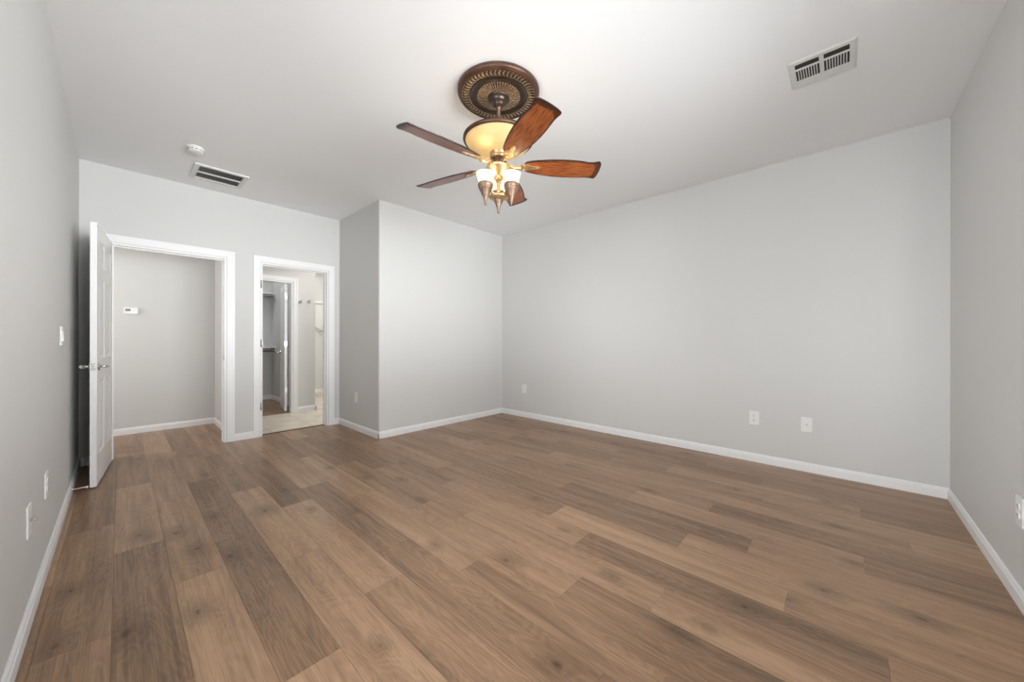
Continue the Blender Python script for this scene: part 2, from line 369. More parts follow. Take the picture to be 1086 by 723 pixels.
    struct(o, 'brown oak-look plank floor running toward the open doorways', 'floor')
build_floor()
struct(MB().box(0.97, 3.62, 5.085, YH+0.012, -0.045, -0.0005).box(2.06, 3.62, YH+0.012, 8.60, -0.045, -0.0005).build('floor_bathroom', M['tile']),
       'beige tiled floor seen through the narrower right-hand doorway', 'floor')
struct(MB().box(-1.9, 4.3, -0.9, 9.4, H, H+0.08).build('ceiling', M['ceiling']), 'flat white painted ceiling around the fan', 'ceiling')

# ---- walls
def wall(name, boxes, label):
    b = MB()
    for q in boxes: b.box(*q)
    return struct(b.build(name, M['wall']), label, 'wall')
# left wall has an added, unseen window for side light, near wall has the main window
SW = (0.0, 1.5, 0.35, 2.40)      # y0 y1 z0 z1
NW = (0.12, 2.40, 0.70, 2.40)      # x0 x1 z0 z1
wall('wall_left', [(XL-WT, XL, YN-WT, SW[0], 0, H), (XL-WT, XL, SW[1], YD+0.0, 0, H), (XL-WT, XL, SW[0], SW[1], 0, SW[2]), (XL-WT, XL, SW[0], SW[1], SW[3], H)],
     'pale grey left wall with switch and outlet plates behind the open door')
wall('wall_near', [(XL, NW[0], YN-WT, YN, 0, H), (NW[1], XR, YN-WT, YN, 0, H), (NW[0], NW[1], YN-WT, YN, 0, NW[2]), (NW[0], NW[1], YN-WT, YN, NW[3], H)],
     'grey wall at the right edge of the view')
wall('wall_right', [(XR, XR+WT, YN-WT, PY, 0, H)], 'long bare grey wall with three outlet plates, right of the room')
wall('wall_back', [(XL-WT, D1[0], YD, YD+WT, 0, H), (D1[0], D1[1], YD, YD+WT, DH, H), (D1[1], D2[0], YD, YD+WT, 0, H), (D2[0], D2[1], YD, YD+WT, DH, H), (D2[1], PX, YD, YD+WT, 0, H)],
     'pale wall with the two open doorways')
def projecting():
    t = bmesh.new(); bmesh.ops.create_cube(t, size=1.0)
    x0, x1, y0, y1 = PX, XR+WT, PY, YD+WT
    bmesh.ops.scale(t, vec=(x1-x0, y1-y0, H), verts=t.verts); bmesh.ops.translate(t, vec=((x0+x1)/2, (y0+y1)/2, H/2), verts=t.verts)
    e = [e for e in t.edges if all(abs(v.co.x-x0) < 1e-4 and abs(v.co.y-y0) < 1e-4 for v in e.verts)]
    r = bmesh.ops.bevel(t, geom=e, offset=0.019, segments=6, affect='EDGES', profile=0.5)
    for f in t.faces: f.smooth = False
    b = MB(); b.add(t)
    return struct(b.build('wall_projection', M['wall']), 'projecting wall block with rounded outer corner right of the doorways', 'wall')
projecting()
wall('wall_hall_back', [(-1.75, 0.98, YH, YH+WT, 0, H)], 'pale hall wall carrying the thermostat, seen through left doorway')
wall('wall_hall_right', [(0.871, 0.98, YD+WT, YH, 0, H)], 'short shaded side wall of the hall inside left doorway')
wall('wall_hall_left', [(-1.87, -1.75, YD, YH+WT, 0, H), (-1.75, XL-WT, YD, YD+WT, 0, H)], 'far end wall of the hall hidden beyond the open door')
CX = (1.20, 1.812)               # closet doorway
wall('wall_bath_back', [(0.98, CX[0], YH, YH+WT, 0, H), (CX[0], CX[1], YH, YH+WT, 2.02, H), (CX[1], 2.136, YH, YH+WT, 0, H), (1.955, 2.136, YH+WT, 8.60, 0, H)],
     'bathroom wall with closet doorway and robe hooks')
wall('wall_closet', [(0.48, 0.60, YH+WT, 8.12, 0, H), (0.60, 1.955, 8.0, 8.12, 0, H)], 'white back wall of the walk-in closet behind the shelves')
wall('wall_bath_far', [(2.136, 3.62, 8.482, 8.60, 0, H), (3.5, 3.62, YD+WT, 8.482, 0, H)], 'far bathroom wall beyond the shower')

# ---- baseboards, one per wall
def bb_profile(t=0.013): return [(0, 0), (t, 0), (t, BH-0.022), (t-0.003, BH-0.018), (t-0.004, BH-0.008), (t-0.009, BH), (0, BH)]
def baseboard(name, segs, label):
    """segs: (axis, wall coordinate, direction of the room, from, to)"""
    b = MB()
    for ax, w, d, a, c in segs:
        b.prism([(w+d*p, z) for p, z in bb_profile()], ax, a, c)
    return struct(b.build(name, M['trim']), label, 'baseboard')
T = 0.013
baseboard('baseboard_left', [('y', XL, 1, YN, YD)], 'white baseboard along the left wall')
baseboard('baseboard_near', [('x', YN, 1, XL+T, XR-T)], 'white baseboard under the wall at the right edge')
baseboard('baseboard_right', [('y', XR, -1, YN, PY)], 'white baseboard along the long right wall')
baseboard('baseboard_back', [('x', YD, -1, XL+T, D1[0]-0.068), ('x', YD, -1, D1[1]+0.068, D2[0]-0.068), ('x', YD, -1, D2[1]+0.068, PX)], 'short white baseboards between the two doorways')
baseboard('baseboard_projection', [('y', PX, -1, PY-T, YD-T), ('x', PY, -1, PX-T+0.0002, XR-T)], 'white baseboard wrapping the projecting wall block')
baseboard('baseboard_hall', [('x', YH, -1, -1.75, 0.871-T), ('y', 0.871, -1, YD+WT, YH)], 'white baseboard at the foot of the hall walls')
baseboard('baseboard_bath', [('x', YH, -1, CX[1]+0.062, 2.136+T-0.0002), ('y', 2.136, 1, YH-T, 7.74)], 'white baseboard under the robe hooks in the bathroom')
baseboard('baseboard_closet', [('y', 1.955, -1, YH+WT+0.02, 8.0), ('x', 8.0, -1, 0.60, 1.955-T)], 'white baseboard inside the walk-in closet')

# ---- door casings with jamb liners and stops
def casing(name, x0, x1, ytop, ywall, depth, label, cw=0.066, head=DH, stop_y=0.05, back=True, stop=True):
    b = MB(); ov = 0.006
    def face(y, d):
        # profile across the casing: thick outer band, thinner inner bead
        for (u0, u1, th) in ((0.0, 0.014, 0.010), (0.014, 0.044, 0.013), (0.044, cw, 0.017)):
            ya, yb = sorted((y, y+d*th))
            xi0, xi1 = x0-ov+0.0, x1+ov
            b.box(xi0-u1, xi0-u0, ya, yb, 0, head+ov+u1)
            b.box(xi1+u0, xi1+u1, ya, yb, 0, head+ov+u1)
            b.box(xi0-u0, xi1+u0, ya, yb, head+ov+u0, head+ov+u1)
    face(ywall, -1)
    if back: face(ywall+depth, 1)
    j = 0.018
    b.box(x0-0.0005, x0+j, ywall-0.002, ywall+depth+0.002, 0, head)
    b.box(x1-j, x1+0.0005, ywall-0.002, ywall+depth+0.002, 0, head)
    b.box(x0+j, x1-j, ywall-0.002, ywall+depth+0.002, head-j, head+0.0005)
    s0, s1 = ywall+stop_y, ywall+stop_y+0.034
    if not stop: return struct(b.build(name, M['trim']), label, 'door frame')
    b.box(x0+j, x0+j+0.011, s0, s1, 0, head-j); b.box(x1-j-0.011, x1-j, s0, s1, 0, head-j)
    b.box(x0+j+0.011, x1-j-0.011, s0, s1, head-j-0.011, head-j)
    return struct(b.build(name, M['trim']), label, 'door frame')
t1 = casing('trim_1', D1[0], D1[1], None, YD, WT, 'white casing of the wider left doorway to the hall')
t2 = casing('trim_2', D2[0], D2[1], None, YD, WT, 'white casing of the narrower right doorway to the bathroom', stop_y=0.045)
t3 = casing('trim_3', CX[0], CX[1], None, YH, WT, 'white casing of the closet doorway inside the bathroom', head=2.02, cw=0.06, stop=False)
def strike(x, y, z, par):
    b = MB().box(x-0.0015, x+0.0005, y-0.014, y+0.014, z-0.03, z+0.03, M['nickel'], 0.0004)
    b.box(x-0.0018, x+0.0002, y-0.007, y+0.007, z-0.013, z+0.013, M['slot'])
    b.build('strike_plate', None, par)
strike(D1[1]-0.018, YD+0.024, 0.93, t1); strike(D2[1]-0.018, YD+0.100, 0.92, t2)
struct(MB().prism([(5.060, 0.0), (5.066, 0.006), (5.098, 0.006), (5.104, 0.0)], 'x', D2[0]+0.018, D2[1]-0.018, M['bronze']).build('trim_4'),
       'thin brown strip where plank floor meets bathroom tile', 'threshold')

# ---------------------------------------------------------------- windows behind the view
def window(name, axis, w, a0, a1, z0, z1, inward, label):
    """frame in the opening; axis 'x' = wall runs along x at y=w"""
    fr = MB(); f = 0.05
    def bx(b, p0, p1, q0, q1, d0, d1):
        lo, hi = sorted((w-inward*d0, w-inward*d1))
        if axis == 'x': b.box(p0, p1, lo, hi, q0, q1)
        else: b.box(lo, hi, p0, p1, q0, q1)
    mid = (a0+a1)/2
    for (p0, p1, q0, q1) in ((a0, a0+f, z0, z1), (a1-f, a1, z0, z1), (a0+f, a1-f, z0, z0+f), (a0+f, a1-f, z1-f, z1), (mid-f/2, mid+f/2, z0+f, z1-f)):
        bx(fr, p0, p1, q0, q1, 0.04, 0.09)
    o = struct(fr.build(name, M['trim']), label, 'window')
    for p0, p1 in ((a0+f, mid-f/2), (mid+f/2, a1-f)):
        g = MB(); bx(g, p0, p1, z0+f, z1-f, 0.062, 0.066); g.build('pane', M['pane'], o)
window('window_1', 'x', YN, NW[0], NW[1], NW[2], NW[3], 1, 'white sliding window in the near wall behind the viewpoint')
window('added_window', 'y', XL, SW[0], SW[1], SW[2], SW[3], 1, 'added unseen white window letting side light through the left wall')  # unseen window, put in to let more light reach the room

# ---------------------------------------------------------------- doors
def lever(parent, x, y, z, side, dirx, m, name='handle'):
    """rose and lever on a leaf lying in local XZ; side = +-1 along local Y, dirx = way the lever points"""
    b = MB()
    t = bmesh.new(); bmesh.ops.create_cone(t, cap_ends=True, segments=28, radius1=0.031, radius2=0.027, depth=0.010)
    b.add(t, None, Matrix.Translation((x, y+side*0.005, z)) @ Matrix.Rotation(-side*PI/2, 4, 'X'), False)
    b.tube([(x, y+side*0.008, z), (x, y+side*0.045, z)], 0.010)
    pts = [(x-dirx*0.006, y+side*0.050, z), (x+dirx*0.02, y+side*0.052, z+0.001), (x+dirx*0.06, y+side*0.053, z+0.003), (x+dirx*0.095, y+side*0.051, z-0.001), (x+dirx*0.112, y+side*0.047, z-0.004)]
    b.tube(pts, [0.012, 0.011, 0.009, 0.008, 0.006])
    return b.build(name, m, parent)
def door_leaf(name, width, height, loc, rotz, label, handle_side, lever_z, mat_handle, hinge_zs, hinge_off):
    """hinge edge at local x=0, leaf along +x, 35 mm thick centred on y=0; six moulded panels on both faces"""
    TH_ = 0.0175; w, h = width, height
    b = MB(); st = 0.105; mul = 0.09; pw = (w-2*st-mul)/2
    rails = [0.0, 0.23, 0.86, 1.02, 1.64, 1.74, h-0.115, h]          # bottom rail, panel, lock rail, panel, rail, panel, top rail
    rec = 0.007
    core = TH_-rec
    b.box(0, w, -core, core, 0, h)
    rows = [(0.23, 0.80), (0.97, 1.60), (1.69, h-0.115)]
    xs = [(st, st+pw), (st+pw+mul, w-st)]
    for s in (-1, 1):
        y0, y1 = sorted((s*core, s*TH_))
        b.box(0, st, y0, y1, 0, h); b.box(w-st, w, y0, y1, 0, h); b.box(st+pw, st+pw+mul, y0, y1, 0, h)
        zz = [0] + [z for r in rows for z in r] + [h]
        for k in range(0, len(zz), 2):
            for xa, xb in xs: b.box(xa, xb, y0, y1, zz[k], zz[k+1])
        for za, zb in rows:
            for xa, xb in xs:
                # moulding ring sloping in, then the raised field
                t = bmesh.new()
                R = []
                for d, hh in ((0.0, TH_), (0.012, core+0.0005), (0.028, core+0.0005), (0.045, TH_-0.0015)):
                    R.append([t.verts.new((px, s*hh, pz)) for px, pz in ((xa+d, za+d), (xb-d, za+d), (xb-d, zb-d), (xa+d, zb-d))])
                for A, B in zip(R, R[1:]):
                    for i in range(4): t.faces.new((A[i], A[(i+1) % 4], B[(i+1) % 4], B[i]))
                t.faces.new(R[-1]); b.add(t)
    o = b.build(name, M['door']); o.location = loc; o.rotation_euler = (0, 0, rotz)
    struct(o, label, 'door')
    hx = w-0.062
    for s in (-1, 1): lever(o, hx, s*TH_, lever_z-loc[2], s, -1, mat_handle)
    lp = MB(); lp.box(w-0.0005, w+0.0012, -0.0125, 0.0125, lever_z-loc[2]-0.028, lever_z-loc[2]+0.028, mat_handle, 0.0004)
    lp.box(w+0.0008, w+0.010, -0.007, 0.007, lever_z-loc[2]-0.010, lever_z-loc[2]+0.010, mat_handle, 0.002); lp.build('latch_plate', None, o)
    for z in hinge_zs:
        hb = MB(); hb.tube([(-0.004, hinge_off*(TH_+0.004), z-loc[2]-0.045), (-0.004, hinge_off*(TH_+0.004), z-loc[2]+0.045)], 0.0065)
        hb.box(-0.0015, 0.0002, -0.016, 0.016, z-loc[2]-0.044, z-loc[2]+0.044)
        hb.build('hinge', M['nickel'], o)
    return o
# leaf 1: hinged on the left jamb, swung into the bedroom to the left wall
hx, hy = -0.065, 4.998
ex, ey = -0.1345, 4.193
door_leaf('door_1', math.hypot(ex-hx, ey-hy), 2.012, (hx-0.002, hy-0.003, 0.012), math.atan2(ey-hy, ex-hx),
          'white six-panel door standing open against the left wall', 1, 0.925, M['chrome'], (0.25, 1.02, 1.80), -1)
# leaf 2: swung into the bathroom, only its hinges show on the left jamb
door2 = door_leaf('door_2', 0.70, 2.005, (D2[0]+0.016, YD+WT+0.022, 0.012), PI/2+0.02,
          'white bathroom door folded back behind the right doorway, hinges showing on the jamb', 1, 0.925, M['chrome'], (), 1)
for z in (0.352, 1.089, 1.781):
    hb = MB(); Y_ = YD+0.004
    hb.tube([(D2[0]+0.004, YD-0.008, z-0.045), (D2[0]+0.004, YD-0.008, z+0.045)], 0.0075)
    hb.box(D2[0]+0.0165, D2[0]+0.0195, YD+0.0, YD+0.032, z-0.045, z+0.045)
    hb.build('hinge', M['nickel'], t2)
# leaf 3: closet door swung into the closet
door_leaf('door_3', 0.565, 1.985, (1.757, YH+WT+0.024, 0.012), PI/2-0.16,
          'white closet door standing half open inside the bathroom', 1, 0.92, M['chrome'], (0.333, 1.057, 1.811), -1)

# ---------------------------------------------------------------- wall plates
def plate_empty(name, loc, rz, label, cat, group=None): return empty(name, loc, label, cat, group, (0, 0, rz))
PWd, PHt, PT = 0.079, 0.126, 0.006
def plate_mesh(par, w=PWd, h=PHt):
    b = MB(); b.box(-w/2, w/2, -PT, 0, -h/2, h/2, None, 0.002)
    return b.build('plate', M['plastic'], par)
def screw(par, x, z):
    t = bmesh.new(); bmesh.ops.create_cone(t, cap_ends=True, segments=12, radius1=0.0035, radius2=0.003, depth=0.0016)
    b = MB(); b.add(t, None, Matrix.Translation((x, -PT-0.0006, z)) @ Matrix.Rotation(PI/2, 4, 'X')); b.build('screw', M['plastic'], par)
def make_outlet(loc, rz, label):
    o = plate_empty('outlet', loc, rz, label, 'outlet')
    plate_mesh(o); screw(o, 0, 0)
    for z in (0.0205, -0.0205):
        t = bmesh.new(); bmesh.ops.create_cone(t, cap_ends=True, segments=24, radius1=0.0172, radius2=0.0168, depth=0.004)
        for v in t.verts: v.co.y = max(-0.0135, min(0.0135, v.co.y))
        b = MB(); b.add(t, None, Matrix.Translation((0, -PT-0.0012, z)) @ Matrix.Rotation(PI/2, 4, 'X'))
        s = b.build('socket', M['plastic'], o)
        g = MB(); y0, y1 = -PT-0.0038, -PT-0.0025
        g.box(-0.0078, -0.0052, y0, y1, z-0.002, z+0.0075); g.box(0.0052, 0.0074, y0, y1, z-0.001, z+0.0068)
        g.tube([(0, y0, z-0.0075), (0, y1, z-0.0075)], 0.0028)
        g.build('slots', M['slot'], s)
    return o
# orientation: local -Y faces out; rz turns it
out0 = make_outlet((PX-0.0, 4.505, 0.410), -PI/2, 'white outlet plate on the shaded narrow side of the projecting wall')
def dup(o, loc, rz, label):
    c = copy_tree(o); c.location = loc; c.rotation_euler = (0, 0, rz); c['label'] = label; return c
dup(out0, (XR, 3.458, 0.414), -PI/2, 'white outlet plate at the far end of the long wall, near the inner corner')
dup(out0, (XR, 0.614, 0.409), -PI/2, 'white two-socket outlet plate left of the cable jack on the long wall')
dup(out0, (2.628, YN, 0.402), PI, 'white outlet plate at the right edge of the picture')
dup(out0, (XL, 2.90, 0.418), PI/2, 'white outlet plate low on the left wall, nearer the open door')
def coax(loc, rz, label, long=False):
    o = plate_empty('cable_jack', loc, rz, label, 'cable jack')
    plate_mesh(o); screw(o, 0, 0.042); screw(o, 0, -0.042)
    b = MB(); e = -PT-(0.020 if long else 0.011)
    t = bmesh.new(); bmesh.ops.create_cone(t, cap_ends=True, segments=6, radius1=0.0075, radius2=0.0075, depth=0.004)
    b.add(t, None, Matrix.Translation((0, -PT-0.002, 0)) @ Matrix.Rotation(PI/2, 4, 'X'))
    b.tube([(0, -PT, 0), (0, e, 0)], 0.0048)
    c = b.build('connector', M['nickel'], o); c['label'] = 'metal screw connector'
    return o
coax((XR, 0.232, 0.406), -PI/2, 'white cable jack plate with one round connector on the long wall')
coax((XL, 2.395, 0.412), PI/2, 'white plate with protruding metal cable connector on left wall nearest the viewer', True)
sw = plate_empty('light_switch', (XL, 3.58, 1.156), PI/2, 'white two-gang light switch plate on left wall beside the open door', 'light switch')
plate_mesh(sw, 0.118, 0.117)
for x in (-0.023, 0.023):
    b = MB(); b.box(x-0.0165, x+0.0165, -PT-0.001, -PT+0.001, -0.0335, 0.0335)
    b.prism([(-PT-0.001, -0.031), (-PT-0.006, -0.031), (-PT-0.0015, 0.031), (-PT-0.001, 0.031)], 'x', x-0.0145, x+0.0145)
    b.build('rocker', M['plastic'], sw)
    for z in (-0.048, 0.048): screw(sw, x, z)
th = plate_empty('thermostat', (0.089, YH, 1.474), 0, 'white thermostat with dark display on the hall wall', 'thermostat')
MB().box(-0.060, 0.060, -0.026, 0, -0.040, 0.040, None, 0.006).build('body', M['plastic'], th)
scn = MB().box(-0.047, -0.004, -0.0275, -0.0255, -0.006, 0.020, None, 0.0008).build('display', M['screen'], th)
scn['label'] = 'dark display'
db = MB()
for k, x in enumerate((-0.041, -0.029)):
    for (p, q, r, s_) in ((0, .007, 0.012, 0.0135), (0, .007, 0.006, 0.0075), (0, .007, 0.0, 0.0015), (0, .0015, 0.0, 0.0135), (.0055, .007, 0.0, 0.0135)):
        db.box(x+p, x+q, -0.028, -0.0274, r, s_)
db.build('digits', M['lcdtext'], scn)
for x, z in ((0.022, 0.012), (0.022, -0.010), (0.042, 0.001)):
    t = bmesh.new(); bmesh.ops.create_cone(t, cap_ends=True, segments=16, radius1=0.006, radius2=0.005, depth=0.003)
    b = MB(); b.add(t, None, Matrix.Translation((x, -0.027, z)) @ Matrix.Rotation(PI/2, 4, 'X')); b.build('button', M['ventmetal'], th)

# door stop on the baseboard behind door_1
ds = empty('door_stop', (XL+0.013, 4.085, 0.052), 'silver spring door stop on the baseboard behind the open door', 'door stop')
MB().tube([(0, 0, 0), (0.006, 0, 0)], 0.011, 20).build('base', M['chrome'], ds)
sp = MB(); n = 150
sp.tube([(0.006+0.062*i/n, 0.0055*math.cos(2*PI*i/10), 0.0055*math.sin(2*PI*i/10)) for i in range(n+1)], 0.0014, 6)
sp.build('spring', M['chrome'], ds)
MB().tube([(0.067, 0, 0), (0.071, 0, 0), (0.079, 0, 0)], [0.007, 0.008, 0.006], 16).build('tip', M['rubber'], ds)

# ---------------------------------------------------------------- ceiling fittings
sd = empty('smoke_detector', (0.428, 4.00, H), 'round white smoke detector on the ceiling beside the return grille', 'smoke detector')
MB().lathe([(0, 0), (0.056, 0), (0.058, -0.004), (0.058, -0.010), (0.054, -0.012), (0, -0.012)], 48).build('base', M['plastic'], sd)
MB().lathe([(0.0, -0.010), (0.054, -0.012), (0.053, -0.024), (0.049, -0.034), (0.030, -0.039), (0.0, -0.040)], 48).build('cover', M['plastic'], sd)
for k in range(12):
    a = 2*PI*k/12; t = bmesh.new(); bmesh.ops.create_cube(t, size=1.0)
    b = MB(); b.add(t, None, Matrix.Rotation(a, 4, 'Z') @ Matrix.Translation((0.0520, 0, -0.024)) @ Matrix.Diagonal((0.004, 0.016, 0.005, 1)))
    b.build('sensing_slot', M['slot'], sd)

# return grille (two rows of fine louvres), long side along X
rv = empty('return_vent', (0.661, 4.52, H), 'white return air grille with dark louvres near the doorways', 'vent')
w, d = 0.405, 0.395
fw = 0.036
b = MB()
for q in ((-w/2, w/2, -d/2, -d/2+fw), (-w/2, w/2, d/2-fw, d/2), (-w/2, -w/2+fw, -d/2+fw, d/2-fw), (w/2-fw, w/2, -d/2+fw, d/2-fw)):
    b.box(*q, -0.012, 0, None, 0.002)
b.box(-w/2+fw, w/2-fw, -0.008, 0.008, -0.012, -0.002)
b.build('frame', M['ventmetal'], rv)
MB().box(-w/2+fw, w/2-fw, -d/2+fw, d/2-fw, -0.0015, -0.0005).build('dark_backing', M['backing'], rv)  # flat dark sheet on the ceiling, painted shade behind the louvres
b = MB()
nl = 26
for k in range(nl):
    x = -w/2+fw + (k+0.5)*(w-2*fw)/nl
    for (y0, y1) in ((-d/2+fw, -0.008), (0.008, d/2-fw)):
        P = [(x+0.0020, -0.0020), (x+0.0030, -0.0020), (x-0.0014, -0.0100), (x-0.0024, -0.0100)]
        A = [b.bm.verts.new((p, y0, z)) for p, z in P]; B = [b.bm.verts.new((p, y1, z)) for p, z in P]
        for f in [A, B[::-1]] + [[A[i], B[i], B[(i+1) % 4], A[(i+1) % 4]] for i in range(4)]: b.bm.faces.new(f)
b.build('louvres', M['ventmetal'], rv)

# supply register: X across, Y along; two long slots at low X, two banks of short vanes, lever
sv = empty('supply_vent', (2.770, 0.094, H), 'white supply register with lever, on ceiling above the long wall', 'vent')
hw, hd = 0.150, 0.150
xa0, xa1 = -0.114, -0.066        # long slots
xb0, xb1 = -0.050, 0.060         # vane banks
yb = [(-0.118, -0.010), (0.010, 0.118)]
b = MB()
zt = -0.007
def pl(x0, x1, y0, y1): b.box(x0, x1, y0, y1, zt, zt+0.003)
pl(-hw+0.012, xa0, -hd+0.012, hd-0.012); pl(xa1, xb0, -hd+0.012, hd-0.012); pl(xb1, hw-0.012, -hd+0.012, hd-0.012)
for x0, x1 in ((xa0, xa1), (xb0, xb1)):
    pl(x0, x1, -hd+0.012, yb[0][0]); pl(x0, x1, yb[0][1], yb[1][0]); pl(x0, x1, yb[1][1], hd-0.012)
# sloping rim
t = bmesh.new()
R0 = [t.verts.new((x, y, 0)) for x, y in ((-hw, -hd), (hw, -hd), (hw, hd), (-hw, hd))]
R1 = [t.verts.new((x, y, zt)) for x, y in ((-hw+0.012, -hd+0.012), (hw-0.012, -hd+0.012), (hw-0.012, hd-0.012), (-hw+0.012, hd-0.012))]
for i in range(4): t.faces.new((R0[i], R0[(i+1) % 4], R1[(i+1) % 4], R1[i]))
b.add(t)
b.build('face_plate', M['ventmetal'], sv)
MB().box(-hw+0.02, hw-0.05, -hd+0.02, hd-0.02, -0.0015, -0.0005).build('dark_backing', M['backing'], sv)  # dark sheet in place of a hole, shade put into its colour
b = MB()
for y0, y1 in yb:
    n = 9
    for k in range(1, n):
        y = y0 + k*(y1-y0)/n
        s = 1 if y0 > 0 else -1
        P = [(y-0.0022, zt+0.0005), (y+0.0022, zt+0.0005), (y+0.0006-0.0012, -0.002), (y-0.0006-0.0012, -0.002)]
        b.prism(P, 'x', xb0, xb1)
b.build('vanes', M['ventmetal'], sv)
lv = MB().box(0.088, 0.092, -0.045, 0.030, zt-0.0015, zt, M['ventmetal']).box(0.085, 0.095, -0.048, -0.038, zt-0.007, zt, M['ventmetal'], 0.001)
lv.build('damper_lever', None, sv)

# ---------------------------------------------------------------- ceiling fan
FX, FY = 1.652, 1.640
fan = empty('ceiling_fan', (FX, FY, H), 'bronze ceiling fan with five reddish wooden blades and lit glass shades', 'ceiling fan')
def z_(z): return z-H
# medallion
def med_r(r, z, a):
    return r, z
md = MB()
md.lathe([(0.0, 0), (0.256, 0), (0.262, -0.006), (0.262, -0.022), (0.258, -0.030), (0.250, -0.034), (0.246, -0.040), (0.240, -0.042), (0.236, -0.040)], 96, M['bronze'])
md.lathe([(0.189, -0.034), (0.186, -0.039), (0.181, -0.039), (0.177, -0.034), (0.160, -0.031), (0.146, -0.031), (0.141, -0.033), (0.136, -0.033)], 96, M['darkbronze'])
mo = md.build('medallion', None, fan)
def relief_disc(name, radii, n, zf, pick, parent):
    """ring of small facets; raised facets gilt, hollows dark"""
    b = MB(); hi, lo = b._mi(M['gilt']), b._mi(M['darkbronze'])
    V = [[b.bm.verts.new((r*math.cos(2*PI*i/n), r*math.sin(2*PI*i/n), zf(r, 2*PI*i/n))) for i in range(n)] for r in radii]
    for q in range(len(radii)-1):
        for i in range(n):
            j = (i+1) % n
            f = b.bm.faces.new((V[q][i], V[q+1][i], V[q+1][j], V[q][j])); f.smooth = True
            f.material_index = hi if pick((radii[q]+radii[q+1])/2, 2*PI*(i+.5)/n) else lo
    return b.build(name, None, parent)
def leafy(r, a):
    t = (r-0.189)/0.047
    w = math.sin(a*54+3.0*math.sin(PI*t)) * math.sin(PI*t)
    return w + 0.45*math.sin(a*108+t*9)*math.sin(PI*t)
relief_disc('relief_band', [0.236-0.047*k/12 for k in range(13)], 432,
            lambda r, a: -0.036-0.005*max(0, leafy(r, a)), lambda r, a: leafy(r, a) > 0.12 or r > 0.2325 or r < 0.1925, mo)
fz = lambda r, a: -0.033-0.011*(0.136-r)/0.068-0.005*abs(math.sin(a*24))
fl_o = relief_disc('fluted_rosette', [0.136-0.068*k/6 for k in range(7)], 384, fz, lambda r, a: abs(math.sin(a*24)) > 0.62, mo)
bd = MB()
for k in range(48):
    t = bmesh.new(); bmesh.ops.create_icosphere(t, subdivisions=1, radius=0.0042)
    a = 2*PI*(k+0.5)/48
    bd.add(t, None, Matrix.Translation((0.1335*math.cos(a), 0.1335*math.sin(a), -0.037)), True)
bd.build('bead_ring', M['gilt'], mo)
MB().lathe([(0.072, -0.044), (0.072, -0.052), (0.066, -0.058), (0.058, -0.062), (0.056, -0.072), (0.050, -0.080), (0.040, -0.086), (0.038, -0.094), (0.030, -0.102), (0.016, -0.108), (0.0, -0.110)], 48).build('canopy', M['darkbronze'], fan)
MB().lathe([(0.0, -0.100), (0.020, -0.104), (0.020, -0.114), (0.0125, -0.120), (0.0125, z_(2.44)), (0.0, z_(2.44))], 24).build('downrod', M['bronze'], fan)
# amber bowl with bronze rim
ZR = 2.415
bo = MB()
prof = [(0.214, ZR), (0.206, ZR-0.012), (0.192, ZR-0.026), (0.168, ZR-0.043), (0.135, ZR-0.058), (0.095, ZR-0.069), (0.055, ZR-0.075), (0.040, ZR-0.077)]
inner = [(r-0.004, z+0.002) for r, z in prof][::-1]
bo.lathe([(r, z_(z)) for r, z in prof+inner+[prof[0]]], 72)
bowl = bo.build('glass_bowl', M['amber'], fan)
MB().lathe([(r, z_(ZR)+z) for r, z in ((0.208, 0.003), (0.216, -0.004), (0.224, -0.002), (0.228, 0.006), (0.227, 0.016), (0.221, 0.022), (0.212, 0.020), (0.208, 0.003))], 96).build('bowl_rim', M['bronze'], bowl)
# motor column below the bowl, and stacked collars
MB().lathe([(r, z_(z)) for r, z in ((0.0, 2.365), (0.046, 2.360), (0.054, 2.348), (0.054, 2.338), (0.047, 2.334), (0.048, 2.322), (0.056, 2.318), (0.056, 2.308), (0.044, 2.302), (0.0, 2.302))], 48).build('collar', M['brass'], fan)
MB().lathe([(r, z_(z)) for r, z in ((0.0, 2.306), (0.044, 2.304), (0.050, 2.296), (0.050, 2.268), (0.046, 2.260), (0.0, 2.258))], 48).build('motor_housing', M['bronze'], fan)
MB().lathe([(r, z_(z)) for r, z in ((0.0, 2.262), (0.058, 2.260), (0.076, 2.252), (0.078, 2.246), (0.072, 2.236), (0.052, 2.220), (0.034, 2.202), (0.024, 2.180), (0.018, 2.160), (0.0, 2.158))], 48).build('switch_cup', M['brass'], fan)
# blades
def blade_outline():
    up = [(0.165, 0.030), (0.180, 0.044), (0.22, 0.056), (0.28, 0.068), (0.35, 0.077), (0.42, 0.081), (0.49, 0.080), (0.55, 0.076), (0.595, 0.073), (0.625, 0.075), (0.645, 0.078), (0.658, 0.074)]
    lo = [(0.165, -0.030), (0.180, -0.044), (0.22, -0.056), (0.28, -0.066), (0.35, -0.074), (0.42, -0.078), (0.49, -0.077), (0.55, -0.071), (0.585, -0.066), (0.610, -0.067), (0.630, -0.074), (0.645, -0.078), (0.655, -0.072)]
    tip = [(0.664, 0.055), (0.668, 0.025), (0.669, -0.010), (0.667, -0.040), (0.663, -0.060)]
    return up + tip + lo[::-1]
def smooth_loop(P, it=1):
    for _ in range(it):
        Q = []
        for i in range(len(P)):
            a, c = P[i], P[(i+1) % len(P)]
            Q += [(a[0]*.75+c[0]*.25, a[1]*.75+c[1]*.25), (a[0]*.25+c[0]*.75, a[1]*.25+c[1]*.75)]
        P = Q
    return P
OUT = smooth_loop(blade_outline(), 1)
